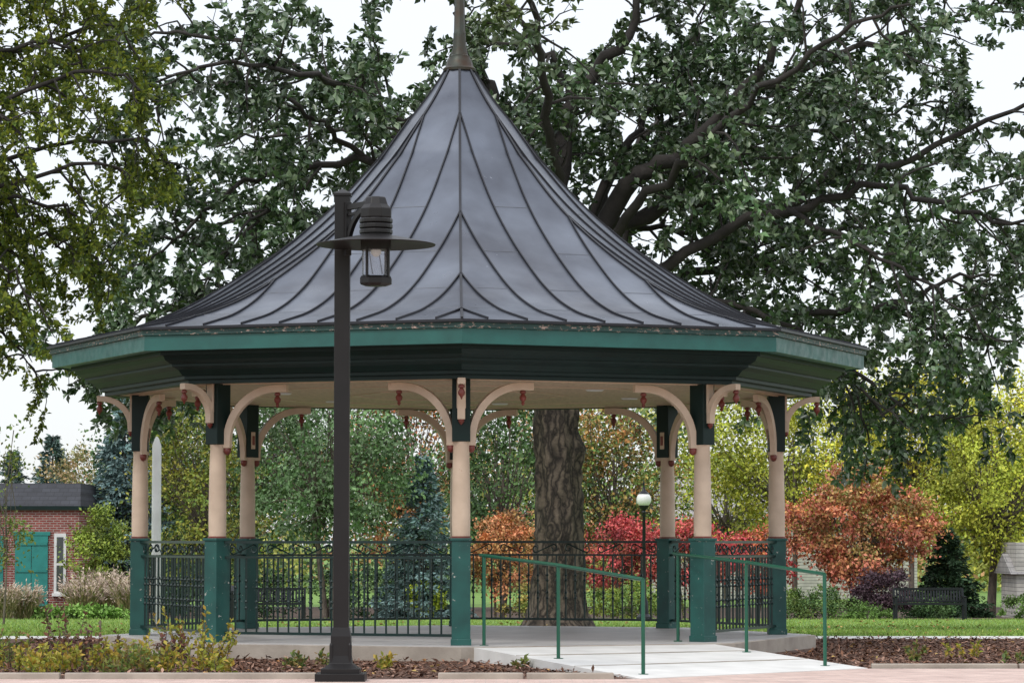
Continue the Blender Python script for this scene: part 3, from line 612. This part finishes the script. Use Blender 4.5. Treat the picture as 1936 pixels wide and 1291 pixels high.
clump_tree('green_shrub',X(1540,89),50.5,-.55,(1.2,.7,.5),GRN+[(.16,.22,.04)],40,100,.08,False)
clump_tree('green_shrub',X(1630,87.5),49.8,-.75,(.9,.5,.22),[(.12,.22,.04),(.08,.15,.03)],30,80,.07,False)
clump_tree('green_shrub',X(1755,90),52.5,-.6,(.9,.5,.4),GRN,30,90,.08,False)
clump_tree('green_shrub',X(1190,88),50.5,-.45,(1.3,.7,.55),[(.10,.18,.04),(.24,.28,.04)],45,100,.08,False)
clump_tree('green_shrub',X(1020,88),50.5,-.5,(1.3,.7,.5),[(.14,.19,.04),(.3,.2,.05)],40,100,.08,False)
clump_tree('green_shrub',X(800,86),49.6,-.35,(.55,.5,.55),[(.40,.45,.04),(.28,.36,.04)],25,100,.08,False)
clump_tree('green_shrub',X(690,95),58,-.3,(1.6,.8,.8),DGR+GRN,50,100,.1,False)
clump_tree('green_shrub',X(430,95),58,-.2,(2.2,.8,.9),DGR+GRN,60,100,.1,False)
clump_tree('green_shrub',X(185,102),64,1.0,(1.0,.8,1.4),[(.24,.3,.04),(.14,.21,.04)],45,100,.11,False)
clump_tree('green_shrub',X(330,104),66,.4,(1.2,.8,1.4),GRN,45,100,.11,False)
clump_tree('hosta_plant',X(195,88),50,-.76,(.9,.4,.16),[(.14,.26,.05),(.2,.34,.07)],30,60,.12,False)
clump_tree('hosta_plant',X(110,89),51,-.78,(.8,.4,.16),[(.14,.26,.05),(.2,.34,.07)],30,60,.12,False)
clump_tree('young_tree',X(10,62),24,1.9,(.6,.5,1.5),[(.12,.18,.04),(.2,.2,.04)],24,26,.09,tr_r=.025)
clump_tree('hedge',X(1935,86),49,-.6,(.6,.5,.35),[(.1,.16,.04)],20,80,.08,False)
E=empty('distant_trees',(0,150,-1.2)); n=90000; K=620
cx=rng.uniform(-45,48,K); cyy=rng.uniform(112,165,K); hh=(4.2+1.8*np.sin(cx*.23)+1.4*np.sin(cx*.61+1)+np.where(cx>4,1.6,0)+np.where(cx<-14,-2.0,0)+np.where(abs(cx+2)<12,2.4,0)).clip(1.6,9)
cz_=-1+rng.random(K)**.8*(hh+1); ii=rng.integers(0,K,n)
P=np.c_[cx[ii],cyy[ii],cz_[ii]]+rng.normal(size=(n,3))*np.array([1.2,1.0,.75]); P[:,2]=np.maximum(P[:,2],-1.15)
pal=np.array([(.07,.12,.04),(.13,.18,.06),(.05,.09,.04),(.30,.30,.07),(.10,.15,.07),(.36,.2,.09)]); cch=rng.integers(0,6,K)
cch=np.where((cx>8)&(rng.random(K)<.7),3,cch); C=pal[cch[ii]]*(1+.25*rng.normal(size=(n,1))).clip(.4,1.7)*1.25
leaves('foliage',P,runit(n),.32,.22,C,M_bg,E)

# ------------------------------------------------------------------ ornamental grasses
def orn_grass(x,y,h,nb,spread,plume=True):
    z0=gz(y); E=empty('ornamental_grass',(x,y,z0)); P=[];A=[];Ls=[];C=[]
    for i in range(nb):
        a=rng.random()*6.28; r=rng.random()**.5*spread; p=np.array([x+r*math.cos(a)*.6,y+r*math.sin(a)*.6,z0]); d=np.array([math.cos(a)*.35*rng.random(),math.sin(a)*.35*rng.random(),1.]); d=nrm(d); l=h*rng.uniform(.6,1)
        for s in range(4):
            P.append(p); A.append(d); Ls.append(l/4*1.1); C.append((.42,.37,.17) if rng.random()<.5 else (.22,.27,.08)); p=p+d*l/4; d=nrm(d+np.array([math.cos(a)*.12,math.sin(a)*.12,-.06]))
        if plume and rng.random()<.3:
            for s in range(12): P.append(p+rng.normal(size=3)*np.array([.025,.025,.10])); A.append(nrm(d+rng.normal(size=3)*.4)); Ls.append(.12); C.append((.62,.50,.40))
    Ls=np.array(Ls); leaves('blades',np.array(P),np.array(A),Ls,np.where(Ls==.12,.03,.028),np.array(C)*(1+.2*rng.normal(size=(len(P),1))),M_bg,E)
for u,d,h in[(8,88,.95),(48,89,.85),(158,92,1.1),(190,94,1.35),(222,93,1.35),(250,91,1.1)]: orn_grass(X(u,d),d-38,h,260,.45)

# ------------------------------------------------------------------ foreground bed
def sprout(name,x,y,h,r,cols,n,ls=.07):
    E=empty(name,(x,y,0)); b=B(); P=[];A=[]
    ns=max(3,int(n/22))
    for i in range(ns):
        a=rng.random()*6.28; q=rng.random()**.5*r; p=np.array([x+q*math.cos(a),y+q*math.sin(a),0.]); d=nrm((rng.normal()*.25,rng.normal()*.25,1)); l=h*rng.uniform(.4,1)
        e=p+d*l; b.tube([p,e],[.006,.003],3,False)
        for t in np.linspace(.15,1,22): P.append(p+d*l*t); A.append(nrm(rng.normal(size=3)+np.array([0,0,.5])))
    b.obj('stems',M_bark2,E); P=np.array(P); Ls=ls*rng.uniform(.5,1.2,len(P)); leaves('foliage',P,np.array(A),Ls,Ls*.5,mixcol(cols,len(P),.25),M_leafy,E)
YP=[(.42,.40,.06),(.26,.32,.05),(.48,.32,.06)]; GP=[(.12,.19,.05),(.22,.27,.06),(.26,.17,.06)]; PP=[(.14,.06,.06),(.12,.14,.05),(.24,.11,.07)]
for x,y,h,r,c,n in[(-4.7,-5.5,.38,.4,GP,550),(-4.1,-6.6,.30,.4,YP,650),(-3.7,-5.6,.46,.35,PP,450),(-3.3,-6.5,.34,.35,YP,550),(-3.0,-5.4,.38,.25,PP,300),(-2.95,-7.0,.28,.3,GP,350),
   (-2.42,-6.3,.62,.16,YP,330),(-2.6,-7.1,.30,.25,YP,320),(-2.9,-4.6,.60,.14,YP,200),(-2.15,-7.2,.2,.22,YP,180),(-1.55,-6.2,.2,.12,GP,120),(-.6,-6.5,.2,.12,YP,110),(-1.35,-5.5,.16,.1,GP,80),(.75,-6.0,.12,.1,GP,60),
   (-4.2,-4.0,.85,.15,PP,170),(-3.9,-7.6,.24,.35,YP,350),(-4.7,-7.6,.27,.35,GP,350),(-3.3,-7.9,.18,.25,GP,220),(4.9,-4.5,.18,.12,GP,80),(5.6,-3.6,.2,.2,YP,90),(6.0,-5.0,.14,.15,GP,60),(5.2,-2.5,.16,.15,GP,60),(6.9,-3.2,.2,.25,GP,120)]:
    sprout('garden_plant',x,y,h,r,c,n)
n=42000; P=np.c_[rng.uniform(-5.6,7.6,n),rng.uniform(-8.45,3.4,n),rng.uniform(.004,.03,n)]
def clear(P):
    inside=(np.hypot(P[:,0],P[:,1])<4.36); v_=P[:,0]*.383-P[:,1]*.924
    onramp=(v_>3.4)&(P[:,0]> .12+(-3.97-P[:,1])*.372-.05)&(P[:,0]<2.8+(-2.86-P[:,1])*.4315+.05)&(P[:,1]<-2.5)
    pav=(P[:,1]<-6.05)&(P[:,0]>4); path=(P[:,1]>3.45)&(P[:,1]<4.75)
    return P[~(inside|onramp|pav|path)]
P=clear(P); n=len(P); A=runit(n); A[:,2]*=.35; Ls=rng.uniform(.03,.10,n)
leaves('mulch_chips',P,A,Ls,Ls*.35,mixcol([(.22,.115,.075),(.14,.07,.045),(.07,.038,.028),(.32,.20,.15)],n,.3),M_chip,None,2.5,.05)
n=700; P=clear(np.c_[rng.uniform(-5.6,8,n),rng.uniform(-8.4,12,n),np.full(n,.03)])
n=len(P); A=runit(n); A[:,2]*=.2; leaves('fallen_leaves',P,A,.07,.045,mixcol([(.35,.2,.08),(.25,.12,.05),(.4,.3,.1)],n,.3),M_chip,None,2.)
n=60000; yy=4.75+44*rng.random(n)**1.6; P=np.c_[rng.uniform(-1,1,n)*(8+yy*.2),yy,np.interp(yy,[5,65],[0,-1.2])]
A=norma(rng.normal(size=(n,3))*.35+np.array([0,0,1])); leaves('grass_blades',P,A,rng.uniform(.03,.075,n),.014,mixcol([(.18,.30,.05),(.25,.39,.07),(.30,.36,.09)],n,.2),M_bg)
